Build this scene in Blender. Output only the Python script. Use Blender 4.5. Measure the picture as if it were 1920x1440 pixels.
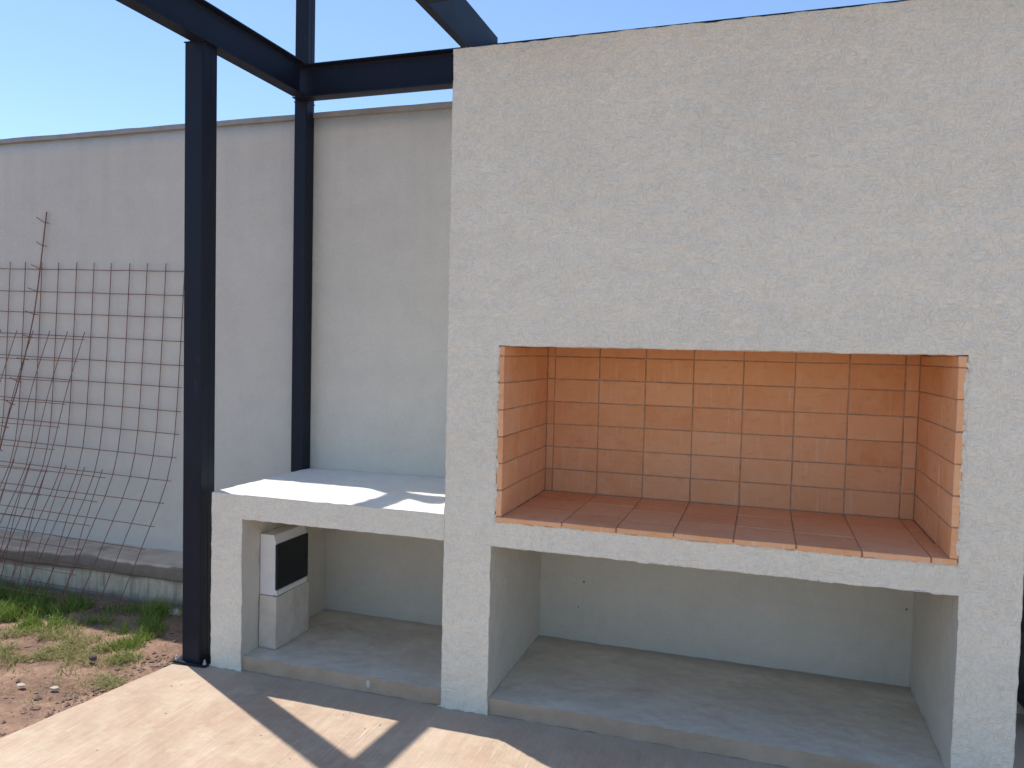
import bpy, bmesh, math, random
import numpy as np
from mathutils import Vector, Matrix, noise

random.seed(7)
rng = np.random.default_rng(7)
scene = bpy.context.scene
for o in list(bpy.data.objects):
    bpy.data.objects.remove(o)
COL = scene.collection

# ------------------------------------------------------------------ camera
cam_d = bpy.data.cameras.new('camera')
cam = bpy.data.objects.new('camera', cam_d)
COL.objects.link(cam)
cam_d.sensor_width = 36.0
cam_d.lens = 1446.69 / 1920 * 36.0
cam_d.clip_start = 0.05
cam_d.clip_end = 1500
r_ = Vector((0.95045403, 0.31000128, 0.02315914))
u_ = Vector((-0.03540092, 0.03392133, 0.99879734))
f_ = Vector((-0.30884287, 0.95013081, -0.043215))
M = Matrix((r_, u_, -f_)).transposed().to_4x4()
M.translation = Vector((1.40065, -3.13573, 1.60238))
cam.matrix_world = M
scene.camera = cam

# ------------------------------------------------------------------ light
SUN = Vector((-0.395, 0.210, 1.0)).normalized()          # towards the sun
world = bpy.data.worlds.new('World')
scene.world = world
world.use_nodes = True
wn = world.node_tree.nodes
wl = world.node_tree.links
wn.clear()
wo = wn.new('ShaderNodeOutputWorld')
bg = wn.new('ShaderNodeBackground')
sky = wn.new('ShaderNodeTexSky')
sky.sky_type = 'NISHITA'
sky.sun_disc = False
sky.sun_elevation = math.asin(SUN.z)
sky.sun_rotation = math.atan2(SUN.x, SUN.y)
sky.altitude = 0
sky.air_density = 1.0
sky.dust_density = 0.25
sky.ozone_density = 4.6
bg.inputs['Strength'].default_value = 0.094
wl.new(sky.outputs[0], bg.inputs['Color'])
wl.new(bg.outputs[0], wo.inputs['Surface'])

sun_d = bpy.data.lights.new('sun', 'SUN')
sun_d.energy = 2.25
sun_d.angle = math.radians(0.55)
sun_d.color = (1.0, 0.975, 0.935)
sun = bpy.data.objects.new('sun', sun_d)
COL.objects.link(sun)
sun.rotation_mode = 'QUATERNION'
sun.rotation_quaternion = SUN.to_track_quat('Z', 'Y')
sun.location = (-3, 2, 8)

scene.view_settings.view_transform = 'Standard'
scene.view_settings.look = 'None'
scene.view_settings.gamma = 1
scene.view_settings.use_curve_mapping = False
scene.view_settings.exposure = 1.10


# ------------------------------------------------------------------ node helper
class NT:
    def __init__(self, name):
        self.m = bpy.data.materials.new(name)
        self.m.use_nodes = True
        self.n = self.m.node_tree.nodes
        self.l = self.m.node_tree.links
        self.n.clear()
        self.out = self.n.new('ShaderNodeOutputMaterial')
        self.b = self.n.new('ShaderNodeBsdfPrincipled')
        self.l.new(self.b.outputs[0], self.out.inputs['Surface'])
        self.tc = self.n.new('ShaderNodeTexCoord')
        self.co = self.tc.outputs['Object']

    def put(self, sock, v):
        if isinstance(v, bpy.types.NodeSocket):
            self.l.new(v, sock)
        elif v is not None:
            sock.default_value = v

    def mapping(self, scale=(1, 1, 1), loc=(0, 0, 0), rot=(0, 0, 0), src=None):
        m = self.n.new('ShaderNodeMapping')
        self.l.new(src or self.co, m.inputs['Vector'])
        m.inputs['Scale'].default_value = scale
        m.inputs['Location'].default_value = loc
        m.inputs['Rotation'].default_value = rot
        return m.outputs[0]

    def noise(self, scale, detail=4, rough=0.55, dist=0.0, vec=None, dim='3D'):
        t = self.n.new('ShaderNodeTexNoise')
        t.noise_dimensions = dim
        self.l.new(vec or self.co, t.inputs['Vector'])
        t.inputs['Scale'].default_value = scale
        t.inputs['Detail'].default_value = detail
        t.inputs['Roughness'].default_value = rough
        t.inputs['Distortion'].default_value = dist
        return t.outputs['Fac']

    def voronoi(self, scale, feature='F1', vec=None, out='Distance'):
        t = self.n.new('ShaderNodeTexVoronoi')
        t.feature = feature
        self.l.new(vec or self.co, t.inputs['Vector'])
        t.inputs['Scale'].default_value = scale
        return t.outputs[out]

    def ramp(self, fac, stops):
        t = self.n.new('ShaderNodeValToRGB')
        self.l.new(fac, t.inputs[0])
        cr = t.color_ramp
        while len(cr.elements) < len(stops):
            cr.elements.new(0.5)
        for e, (p, c) in zip(cr.elements, stops):
            e.position = p
            e.color = (c[0], c[1], c[2], 1) if isinstance(c, (tuple, list)) else (c, c, c, 1)
        return t.outputs[0]

    def mix(self, fac, a, b, mode='MIX'):
        t = self.n.new('ShaderNodeMix')
        t.data_type = 'RGBA'
        t.blend_type = mode
        self.put(t.inputs[0], fac)
        for i, v in ((6, a), (7, b)):
            if isinstance(v, (tuple, list)):
                v = (v[0], v[1], v[2], 1)
            self.put(t.inputs[i], v)
        return t.outputs[2]

    def math(self, op, a, b=None, c=None, clamp=False):
        t = self.n.new('ShaderNodeMath')
        t.operation = op
        t.use_clamp = clamp
        self.put(t.inputs[0], a)
        if b is not None:
            self.put(t.inputs[1], b)
        if c is not None:
            self.put(t.inputs[2], c)
        return t.outputs[0]

    def xyz(self, src=None):
        t = self.n.new('ShaderNodeSeparateXYZ')
        self.l.new(src or self.co, t.inputs[0])
        return t.outputs

    def bump(self, h, strength=0.5, dist=0.01, normal=None):
        t = self.n.new('ShaderNodeBump')
        t.inputs['Strength'].default_value = strength
        t.inputs['Distance'].default_value = dist
        self.l.new(h, t.inputs['Height'])
        if normal is not None:
            self.l.new(normal, t.inputs['Normal'])
        return t.outputs[0]

    def bevel(self, r=0.005):
        t = self.n.new('ShaderNodeBevel')
        t.samples = 3
        t.inputs['Radius'].default_value = r
        return t.outputs[0]

    def done(self, color, rough=0.8, normal=None, metallic=0.0, spec=None):
        if isinstance(color, (tuple, list)):
            color = (color[0], color[1], color[2], 1)
        self.put(self.b.inputs['Base Color'], color)
        self.put(self.b.inputs['Roughness'], rough)
        self.put(self.b.inputs['Metallic'], metallic)
        if spec is not None:
            self.b.inputs['Specular IOR Level'].default_value = spec
        if normal is not None:
            self.l.new(normal, self.b.inputs['Normal'])
        return self.m


# ------------------------------------------------------------------ materials
def stucco(name, base, relief=1.0, edge=True, tone=1.0):
    t = NT(name)
    # short trowel squiggles: stretched noise in randomly turned cells
    warp = t.noise(17.0, 3, 0.6)
    a = t.noise(36, 3, 0.6, 2.0, t.mapping((1.0, 1.0, 1.9)))
    b = t.noise(42, 3, 0.6, 2.2, t.mapping((1.7, 1.7, 0.95), rot=(0.3, 0.6, 0.2)))
    sel = t.ramp(warp, [(0.42, 0.0), (0.58, 1.0)])
    sq = t.mix(sel, a, b)
    sqc = t.ramp(sq, [(0.38, 0.0), (0.50, 0.55), (0.62, 1.0)])
    fine = t.noise(190, 3, 0.7)
    big = t.noise(1.3, 4, 0.55)
    mid = t.noise(6.5, 5, 0.6)
    blot = t.ramp(big, [(0.32, 0.98), (0.5, 1.01), (0.70, 1.035)])
    mott = t.ramp(mid, [(0.30, 0.96), (0.55, 1.0), (0.75, 1.03)])
    hair = t.ramp(sqc, [(0.0, 0.925 if relief > 0.7 else 0.97), (0.35, 1.01), (1.0, 1.04)])
    c = t.mix(1.0, base, blot, 'MULTIPLY')
    c = t.mix(1.0, c, mott, 'MULTIPLY')
    c = t.mix(1.0, c, hair, 'MULTIPLY')
    # broad sweeps of the trowel
    sw = t.noise(1.0, 3, 0.5, 0.6, t.mapping((1.1, 1.1, 4.0), rot=(0.1, 0.25, 0.0)))
    c = t.mix(1.0, c, t.ramp(sw, [(0.38, 0.985), (0.52, 1.0), (0.64, 1.015)]), 'MULTIPLY')
    # faint warm and cool drifts in the render coat
    c = t.mix(t.ramp(t.noise(2.1, 2, 0.5, vec=t.mapping(loc=(3, 8, 1))), [(0.4, 0.0), (0.7, 0.18)]), c,
              t.mix(1.0, c, (1.03, 0.985, 0.95), 'MULTIPLY'))
    if name == 'boundary_render':
        rs = t.noise(1.0, 4, 0.6, 0.15, t.mapping((9, 1, 0.35)))
        up = t.math('ADD', t.xyz()[2], t.math('MULTIPLY', t.noise(1.6, 3, 0.6), 1.2))
        k = t.n.new('ShaderNodeMapRange')
        t.l.new(up, k.inputs['Value'])
        k.inputs['From Min'].default_value, k.inputs['From Max'].default_value = 2.3, 3.5
        c = t.mix(t.math('MULTIPLY', k.outputs[0], t.ramp(rs, [(0.45, 0.0), (0.65, 0.10)])), c, (0.38, 0.35, 0.31))
    h = t.math('ADD', t.math('MULTIPLY', sqc, 0.8), t.math('MULTIPLY', fine, 0.35))
    nb = t.bevel(0.007) if edge else None
    n1 = t.bump(mid, 0.25, 0.010, nb)
    n2 = t.bump(h, 0.72 * relief, 0.0039, n1)
    return t.done(c, 0.93, n2, spec=0.25)


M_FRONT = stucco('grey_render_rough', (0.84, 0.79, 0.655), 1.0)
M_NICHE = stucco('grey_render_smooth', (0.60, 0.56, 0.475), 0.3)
M_WALL = stucco('boundary_render', (0.67, 0.635, 0.55), 0.6, edge=False)


def smooth_cement(name, base, dark):
    t = NT(name)
    cl = t.noise(3.0, 6, 0.62, 0.6)
    cl2 = t.noise(8.0, 6, 0.68, 0.5, t.mapping((1, 1.3, 1), rot=(0, 0, 0.5)))
    c = t.mix(t.ramp(cl, [(0.35, 0.0), (0.68, 1.0)]), dark, base)
    c = t.mix(1.0, c, t.ramp(cl2, [(0.3, 0.94), (0.7, 1.04)]), 'MULTIPLY')
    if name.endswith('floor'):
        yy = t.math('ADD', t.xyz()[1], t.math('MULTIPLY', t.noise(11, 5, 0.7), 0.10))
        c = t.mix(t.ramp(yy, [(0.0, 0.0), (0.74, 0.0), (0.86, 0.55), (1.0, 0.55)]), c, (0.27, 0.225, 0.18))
        c = t.mix(t.ramp(t.noise(2.1, 5, 0.7, 0.8, t.mapping(loc=(4, 4, 0))), [(0.52, 0.0), (0.68, 0.45)]), c, (0.42, 0.36, 0.295))
    sp = t.ramp(t.voronoi(60), [(0.0, 0.78), (0.10, 1.0)])
    c = t.mix(0.35, c, t.mix(1.0, c, sp, 'MULTIPLY'))
    n = t.bump(t.noise(60, 4, 0.7), 0.25, 0.002, t.bump(cl2, 0.3, 0.006, t.bevel(0.005)))
    return t.done(c, t.ramp(cl, [(0.3, 0.7), (0.7, 0.5)]), n, spec=0.35)


M_TOP = smooth_cement('trowelled_cement_top', (0.80, 0.76, 0.68), (0.74, 0.70, 0.62))
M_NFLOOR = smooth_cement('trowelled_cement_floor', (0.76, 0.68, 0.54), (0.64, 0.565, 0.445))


def plinth_edge():
    t = NT('damp_plinth_edge')
    c = t.mix(t.ramp(t.noise(6, 5, 0.6), [(0.3, 0), (0.7, 1)]), (0.42, 0.305, 0.215), (0.51, 0.40, 0.29))
    c = t.mix(t.ramp(t.noise(40, 4, 0.7), [(0.62, 0), (0.75, 0.5)]), c, (0.45, 0.38, 0.31))
    n = t.bump(t.noise(50, 5, 0.7), 0.5, 0.004)
    return t.done(c, 0.9, n, spec=0.2)


M_PEDGE = plinth_edge()


def patio_mat():
    t = NT('broomed_patio_concrete')
    streak = t.noise(1.0, 6, 0.72, 0.5, t.mapping((16, 2.6, 1), rot=(0, 0, 0.10)))
    fine = t.noise(1.0, 4, 0.65, 0.2, t.mapping((95, 5.0, 1), rot=(0, 0, 0.09)))
    cl = t.noise(2.3, 7, 0.68, 0.6)
    c = t.mix(t.ramp(cl, [(0.34, 0.0), (0.66, 1.0)]), (0.46, 0.32, 0.22), (0.575, 0.44, 0.315))
    c = t.mix(t.ramp(t.noise(5.3, 5, 0.65, 0.4, vec=t.mapping(loc=(5, 2, 0))), [(0.48, 0.0), (0.66, 0.6)]), c, (0.52, 0.345, 0.24))
    c = t.mix(t.ramp(t.noise(8.3, 5, 0.65, 0.4, vec=t.mapping(loc=(1, 7, 0))), [(0.52, 0.0), (0.68, 0.6)]), c, (0.59, 0.48, 0.33))
    c = t.mix(1.0, c, t.ramp(streak, [(0.30, 0.92), (0.5, 1.0), (0.70, 1.06)]), 'MULTIPLY')
    c = t.mix(1.0, c, t.ramp(t.noise(26, 5, 0.75, 0.3), [(0.3, 0.93), (0.5, 1.0), (0.70, 1.05)]), 'MULTIPLY')
    c = t.mix(1.0, c, t.ramp(fine, [(0.30, 0.93), (0.5, 1.0), (0.70, 1.05)]), 'MULTIPLY')
    br = t.noise(1.0, 3, 0.6, 0.15, t.mapping((210, 3.0, 1), rot=(0, 0, 0.11)))
    c = t.mix(1.0, c, t.ramp(br, [(0.32, 0.93), (0.5, 1.0), (0.68, 1.05)]), 'MULTIPLY')
    # pale trowel scratches that run with the broom, in patches
    scr = t.ramp(fine, [(0.60, 0.0), (0.68, 1.0)])
    mask = t.ramp(t.noise(2.6, 3, 0.5, vec=t.mapping(loc=(1, 1, 0))), [(0.47, 0.0), (0.57, 0.65)])
    c = t.mix(t.math('MULTIPLY', scr, mask), c, (0.68, 0.57, 0.44))
    # dirt against the foot of the barbecue
    s = t.xyz()
    near = t.ramp(t.math('ADD', s[1], t.math('MULTIPLY', t.noise(7, 4, 0.7), 0.16)), [(0.0, 0.0), (1.0, 1.0)])
    mr = t.n.new('ShaderNodeMapRange')
    t.l.new(t.math('ADD', s[1], t.math('MULTIPLY', t.noise(9, 5, 0.7), 0.18)), mr.inputs['Value'])
    mr.inputs['From Min'].default_value = -0.12
    mr.inputs['From Max'].default_value = 0.13
    mr.inputs['To Min'].default_value = 0.0
    mr.inputs['To Max'].default_value = 0.6
    c = t.mix(mr.outputs[0], c, (0.50, 0.40, 0.30))
    gr = t.ramp(t.voronoi(55), [(0.0, 1.0), (0.07, 0.0)])
    c = t.mix(t.math('MULTIPLY', gr, 0.35), c, (0.72, 0.64, 0.54))
    h = t.math('ADD', t.math('MULTIPLY', streak, 0.6), t.math('MULTIPLY', fine, 0.5))
    n = t.bump(h, 0.55, 0.004, t.bump(t.noise(130, 3, 0.7), 0.25, 0.002, t.bevel(0.006)))
    return t.done(c, 0.85, n, spec=0.25)


M_PATIO = patio_mat()


def soil_mat():
    t = NT('bare_soil')
    a = t.noise(2.4, 7, 0.65, 0.4)
    c = t.ramp(a, [(0.30, (0.16, 0.095, 0.07)), (0.45, (0.28, 0.172, 0.12)), (0.58, (0.40, 0.25, 0.17)), (0.74, (0.49, 0.33, 0.23))])
    b = t.noise(38, 6, 0.75)
    c = t.mix(1.0, c, t.ramp(b, [(0.3, 0.70), (0.55, 1.0), (0.75, 1.22)]), 'MULTIPLY')
    st = t.ramp(t.noise(14, 5, 0.7, 0.8, t.mapping((1, 3, 1), rot=(0, 0, 0.4))), [(0.60, 0.0), (0.72, 0.7)])
    c = t.mix(st, c, (0.42, 0.36, 0.22))
    n = t.bump(b, 0.9, 0.012, t.bump(t.noise(9, 5, 0.7), 0.6, 0.03))
    return t.done(c, 0.97, n, spec=0.1)


M_SOIL = soil_mat()


def footing_mat():
    t = NT('stained_footing_concrete')
    s = t.xyz()
    wob = t.math('MULTIPLY', t.math('SUBTRACT', t.noise(2.2, 5, 0.6, 0.4), 0.5), 0.11)
    z = t.math('ADD', s[2], wob)
    mott = t.ramp(t.noise(11, 5, 0.65), [(0.3, 0.82), (0.7, 1.12)])
    # darker band along the upper part of the face, pale concrete below
    band = t.ramp(z, [(0.0, (0.26, 0.225, 0.17)), (0.045, (0.62, 0.52, 0.375)), (0.125, (0.62, 0.52, 0.38)),
                      (0.155, (0.26, 0.21, 0.165)), (0.232, (0.29, 0.235, 0.185)), (0.240, (0.68, 0.50, 0.355)), (0.26, (0.72, 0.55, 0.40))])
    # runs
    run = t.noise(1.0, 3, 0.6, 0.2, t.mapping((26, 26, 1.6)))
    rm = t.ramp(run, [(0.50, 0.0), (0.66, 0.55)])
    low = t.ramp(s[2], [(0.0, 1.0), (0.16, 1.0), (0.20, 0.0)])
    c = t.mix(t.math('MULTIPLY', rm, low), band, (0.20, 0.17, 0.14))
    c = t.mix(1.0, c, mott, 'MULTIPLY')
    n = t.bump(t.noise(45, 5, 0.7), 0.5, 0.006, t.bump(t.noise(6, 4, 0.6), 0.6, 0.02))
    return t.done(c, 0.92, n, spec=0.2)


M_FOOT = footing_mat()


def steel_mat():
    t = NT('dark_blue_painted_steel')
    a = t.noise(3.5, 4, 0.6)
    c = t.mix(t.ramp(a, [(0.35, 0), (0.7, 1)]), (0.0065, 0.008, 0.016), (0.012, 0.014, 0.024))
    dust = t.ramp(t.noise(22, 5, 0.75, vec=t.mapping((1, 1, 0.25))), [(0.60, 0.0), (0.78, 0.22)])
    c = t.mix(dust, c, (0.11, 0.105, 0.10))
    sp = t.ramp(t.voronoi(16), [(0.0, 0.5), (0.035, 0.0)])
    c = t.mix(sp, c, (0.25, 0.24, 0.23))
    t.b.inputs['Specular Tint'].default_value = (0.75, 0.85, 1.0, 1)
    n = t.bump(t.noise(70, 3, 0.6), 0.12, 0.001, t.bump(t.noise(5, 3, 0.5), 0.15, 0.004, t.bevel(0.003)))
    return t.done(c, t.ramp(a, [(0.3, 0.48), (0.7, 0.62)]), n, spec=0.32)


M_STEEL = steel_mat()


def rust_mat():
    t = NT('rusty_wire')
    c = t.ramp(t.noise(9, 5, 0.7), [(0.3, (0.17, 0.085, 0.065)), (0.55, (0.27, 0.125, 0.085)), (0.75, (0.36, 0.17, 0.11))])
    return t.done(c, 0.85, t.bump(t.noise(250, 2, 0.6), 0.4, 0.001), metallic=0.1)


M_RUST = rust_mat()


def brick_mat():
    t = NT('orange_fire_brick')
    oi = t.n.new('ShaderNodeObjectInfo')
    rnd = oi.outputs['Random']
    cmb = t.n.new('ShaderNodeCombineXYZ')
    t.l.new(t.math('MULTIPLY', rnd, 37.0), cmb.inputs[0])
    t.l.new(t.math('MULTIPLY', rnd, 91.0), cmb.inputs[1])
    va = t.n.new('ShaderNodeVectorMath')
    va.operation = 'ADD'
    t.l.new(t.co, va.inputs[0])
    t.l.new(cmb.outputs[0], va.inputs[1])
    co = va.outputs[0]
    base = t.ramp(rnd, [(0.0, (0.80, 0.375, 0.175)), (0.25, (0.86, 0.45, 0.24)), (0.5, (0.83, 0.41, 0.195)),
                        (0.75, (0.88, 0.48, 0.26)), (1.0, (0.77, 0.345, 0.15))])
    a = t.noise(9, 5, 0.6, 0.6, co)
    c = t.mix(t.ramp(a, [(0.38, 0.0), (0.72, 0.65)]), base, (0.88, 0.53, 0.31))
    b = t.noise(17, 4, 0.65, 0.5, t.mapping((1, 1, 3), src=co))
    c = t.mix(t.ramp(b, [(0.56, 0.0), (0.74, 0.5)]), c, (0.64, 0.29, 0.14))
    # drag marks
    d = t.noise(1.0, 2, 0.5, 0.2, t.mapping((60, 60, 5), src=co))
    c = t.mix(t.ramp(d, [(0.60, 0.0), (0.70, 0.28)]), c, (0.88, 0.66, 0.50))
    g = t.noise(7, 4, 0.7, vec=t.mapping(loc=(2, 1, 4), src=co))
    c = t.mix(t.ramp(g, [(0.64, 0.0), (0.76, 0.35)]), c, (0.50, 0.36, 0.27))
    n = t.bump(t.noise(80, 4, 0.7, vec=co), 0.35, 0.002, t.bump(a, 0.2, 0.004, t.bevel(0.0025)))
    return t.done(c, 0.85, n, spec=0.2)


M_BRICK = brick_mat()


def simple(name, col, rough=0.8, ns=40, amt=0.25, bump=0.3, bd=0.003, spec=0.3, bev=None):
    t = NT(name)
    a = t.noise(ns, 5, 0.65)
    c = t.mix(1.0, col, t.ramp(a, [(0.25, 1 - amt), (0.75, 1 + amt)]), 'MULTIPLY')
    nb = t.bevel(bev) if bev else None
    return t.done(c, rough, t.bump(a, bump, bd, nb), spec=spec)


M_MORTAR = simple('brown_mortar', (0.50, 0.34, 0.235), 0.95, 30, 0.35)
M_COPING = simple('pale_cement_coping', (0.36, 0.35, 0.33), 0.85, 12, 0.15, bev=0.004)
M_BLOCK = simple('pale_concrete_block', (0.60, 0.545, 0.46), 0.9, 14, 0.14, 0.3, 0.003, bev=0.006)
M_WHITE = simple('white_painted_cabinet', (0.74, 0.725, 0.69), 0.6, 25, 0.05, 0.1, 0.001, 0.4, bev=0.003)
M_BLACK = simple('black_cabinet_door', (0.006, 0.009, 0.010), 0.42, 25, 0.2, 0.04, 0.001, 0.35)
M_STONE = simple('pale_stone', (0.50, 0.43, 0.365), 0.9, 30, 0.2, 0.4, 0.003)
M_DSTONE = simple('dark_stone', (0.11, 0.085, 0.075), 0.9, 30, 0.25, 0.5, 0.004)
M_CLOD = simple('soil_crumb', (0.33, 0.22, 0.16), 0.97, 20, 0.35, 0.6, 0.004, 0.1)
M_SACK = simple('black_plastic_sack', (0.025, 0.025, 0.028), 0.38, 14, 0.4, 0.5, 0.02, 0.5)
M_GALV = simple('galvanised_bolt', (0.45, 0.45, 0.46), 0.4, 60, 0.15, 0.2, 0.001, 0.5)
M_DOT = simple('dark_dot', (0.24, 0.22, 0.19), 0.8)


def grass_mat(name, c0, c1):
    t = NT(name)
    at = t.n.new('ShaderNodeAttribute')
    at.attribute_name = 'shade'
    c = t.mix(at.outputs['Fac'], c0, c1)
    t.done(c, 0.6, spec=0.25)
    tr = t.n.new('ShaderNodeBsdfTranslucent')
    t.l.new(c, tr.inputs[0])
    ms = t.n.new('ShaderNodeMixShader')
    ms.inputs[0].default_value = 0.35
    t.l.new(t.b.outputs[0], ms.inputs[1])
    t.l.new(tr.outputs[0], ms.inputs[2])
    t.l.new(ms.outputs[0], t.out.inputs['Surface'])
    return t.m


M_GRASS = grass_mat('green_grass', (0.15, 0.22, 0.04), (0.36, 0.46, 0.10))
M_DRY = grass_mat('dry_creeping_grass', (0.24, 0.26, 0.08), (0.50, 0.43, 0.20))


# ------------------------------------------------------------------ object helpers
def link(name, me, mats, parent=None):
    o = bpy.data.objects.new(name, me)
    if me is not None:
        for m in (mats if isinstance(mats, (list, tuple)) else [mats]):
            if m.name not in me.materials:
                me.materials.append(m)
    COL.objects.link(o)
    if parent is not None:
        o.parent = parent
    return o


def thing(name, label, cat, loc=(0, 0, 0), group=None):
    o = bpy.data.objects.new(name, None)
    o.empty_display_size = 0.1
    COL.objects.link(o)
    o.location = loc
    return tag(o, label, cat, group)


def tag(o, label, cat, group=None):
    o['label'] = label
    o['category'] = cat
    if group:
        o['group'] = group
    return o


def pdata(name, v, f):
    me = bpy.data.meshes.new(name)
    me.from_pydata([tuple(p) for p in v], [], [tuple(int(i) for i in q) for q in f])
    me.update()
    return me


def box_me(name, x0, x1, y0, y1, z0, z1, bevel=0.0, seg=1):
    bm = bmesh.new()
    bmesh.ops.create_cube(bm, size=1.0)
    for v in bm.verts:
        v.co = Vector(((x0 + x1) / 2 + v.co.x * (x1 - x0), (y0 + y1) / 2 + v.co.y * (y1 - y0), (z0 + z1) / 2 + v.co.z * (z1 - z0)))
    if bevel:
        bmesh.ops.bevel(bm, geom=bm.edges[:], offset=bevel, segments=seg, affect='EDGES', profile=0.6)
    me = bpy.data.meshes.new(name)
    bm.to_mesh(me)
    bm.free()
    return me


def box(name, x0, x1, y0, y1, z0, z1, m, parent=None, bevel=0.0):
    return link(name, box_me(name, x0, x1, y0, y1, z0, z1, bevel), m, parent)


def wob(p, amp=1.0):
    """uneven hand-trowelled surface: a few millimetres, shared by every body that uses it"""
    q = Vector(p)
    n1 = noise.noise_vector(q * 5.0) * 0.0022
    n2 = noise.noise_vector(q * 19.0 + Vector((7, 3, 1))) * 0.0030
    n3 = noise.noise_vector(q * 55.0) * 0.0014
    return q + (n1 + n2 + n3) * amp


def axis(breaks, step):
    out = []
    for a, b in zip(breaks[:-1], breaks[1:]):
        n = max(1, int(math.ceil((b - a) / step)))
        out += [a + (b - a) * i / n for i in range(n)]
    out.append(breaks[-1])
    return np.array(out)


def solid(name, boxes, holes, step, mats, matfn, parent=None, amp=1.0, skip=None, frame=1.0):
    """one watertight skin round a union of boxes minus holes"""
    bx = sorted({round(v, 5) for b in boxes + holes for v in b[0:2]})
    by = sorted({round(v, 5) for b in boxes + holes for v in b[2:4]})
    bz = sorted({round(v, 5) for b in boxes + holes for v in b[4:6]})
    X, Y, Z = axis(bx, step[0]), axis(by, step[1]), axis(bz, step[2])
    cx, cy, cz = (X[1:] + X[:-1]) / 2, (Y[1:] + Y[:-1]) / 2, (Z[1:] + Z[:-1]) / 2
    G = np.zeros((len(cx), len(cy), len(cz)), bool)

    def sel(b):
        return np.ix_((cx > b[0]) & (cx < b[1]), (cy > b[2]) & (cy < b[3]), (cz > b[4]) & (cz < b[5]))
    for b in boxes:
        G[sel(b)] = True
    for b in holes:
        G[sel(b)] = False
    P = np.zeros((len(cx) + 2, len(cy) + 2, len(cz) + 2), bool)
    P[1:-1, 1:-1, 1:-1] = G
    ids = {}
    verts = []
    faces = []
    mi = []

    def vid(i, j, k):
        key = (i, j, k)
        if key not in ids:
            ids[key] = len(verts)
            verts.append(wob((X[i], Y[j], Z[k]), amp) if amp else Vector((X[i], Y[j], Z[k])))
        return ids[key]
    dirs = [((1, 0, 0), [(1, 0, 0), (1, 1, 0), (1, 1, 1), (1, 0, 1)]), ((-1, 0, 0), [(0, 0, 0), (0, 0, 1), (0, 1, 1), (0, 1, 0)]),
            ((0, 1, 0), [(0, 1, 0), (0, 1, 1), (1, 1, 1), (1, 1, 0)]), ((0, -1, 0), [(0, 0, 0), (1, 0, 0), (1, 0, 1), (0, 0, 1)]),
            ((0, 0, 1), [(0, 0, 1), (1, 0, 1), (1, 1, 1), (0, 1, 1)]), ((0, 0, -1), [(0, 0, 0), (0, 1, 0), (1, 1, 0), (1, 0, 0)])]
    for d, cs in dirs:
        nb = P[1 + d[0]:P.shape[0] - 1 + d[0], 1 + d[1]:P.shape[1] - 1 + d[1], 1 + d[2]:P.shape[2] - 1 + d[2]]
        for i, j, k in np.argwhere(G & ~nb):
            c = (cx[i], cy[j], cz[k])
            if skip and skip(d, c):
                continue
            faces.append([vid(i + a, j + b, k + e) for a, b, e in cs])
            mi.append(matfn(d, c))
    me = pdata(name, verts, faces)
    o = link(name, me, mats, parent)
    me.polygons.foreach_set('material_index', mi)
    me.polygons.foreach_set('use_smooth', [False] * len(mi))
    return o


def tube(name, path, r, m, parent=None, sides=5):
    """round wire along a path"""
    v = []
    f = []
    n = len(path)
    for i, p in enumerate(path):
        p = Vector(p)
        a = Vector(path[max(i - 1, 0)])
        b = Vector(path[min(i + 1, n - 1)])
        t = (b - a).normalized()
        s = t.cross(Vector((0.31, 0.9, 0.2))).normalized()
        w = t.cross(s)
        for k in range(sides):
            an = 2 * math.pi * k / sides
            v.append(p + (s * math.cos(an) + w * math.sin(an)) * r)
    for i in range(n - 1):
        for k in range(sides):
            k2 = (k + 1) % sides
            f.append((i * sides + k, i * sides + k2, (i + 1) * sides + k2, (i + 1) * sides + k))
    f.append(tuple(range(sides))[::-1])
    f.append(tuple((n - 1) * sides + k for k in range(sides)))
    me = pdata(name, v, f)
    me.polygons.foreach_set('use_smooth', [True] * len(me.polygons))
    return link(name, me, m, parent)


# ------------------------------------------------------------------ measured layout
XL0, XL1, XM0, XM1, XR0, XR1 = -1.162, -0.981, 0.080, 0.302, 2.104, 2.3035
ZP, ZC0, ZC1, ZL, ZF, ZFI, ZFT, ZT = 0.0737, 0.753, 0.872, 0.751, 0.8607, 0.8827, 1.622, 2.897
FX0, FX1, FX2, FX3 = 0.319, 0.346, 2.068, 2.097
YF, YN, YN2, YW, ZW = 0.699, 0.817, 0.754, 0.883, 2.971

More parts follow.
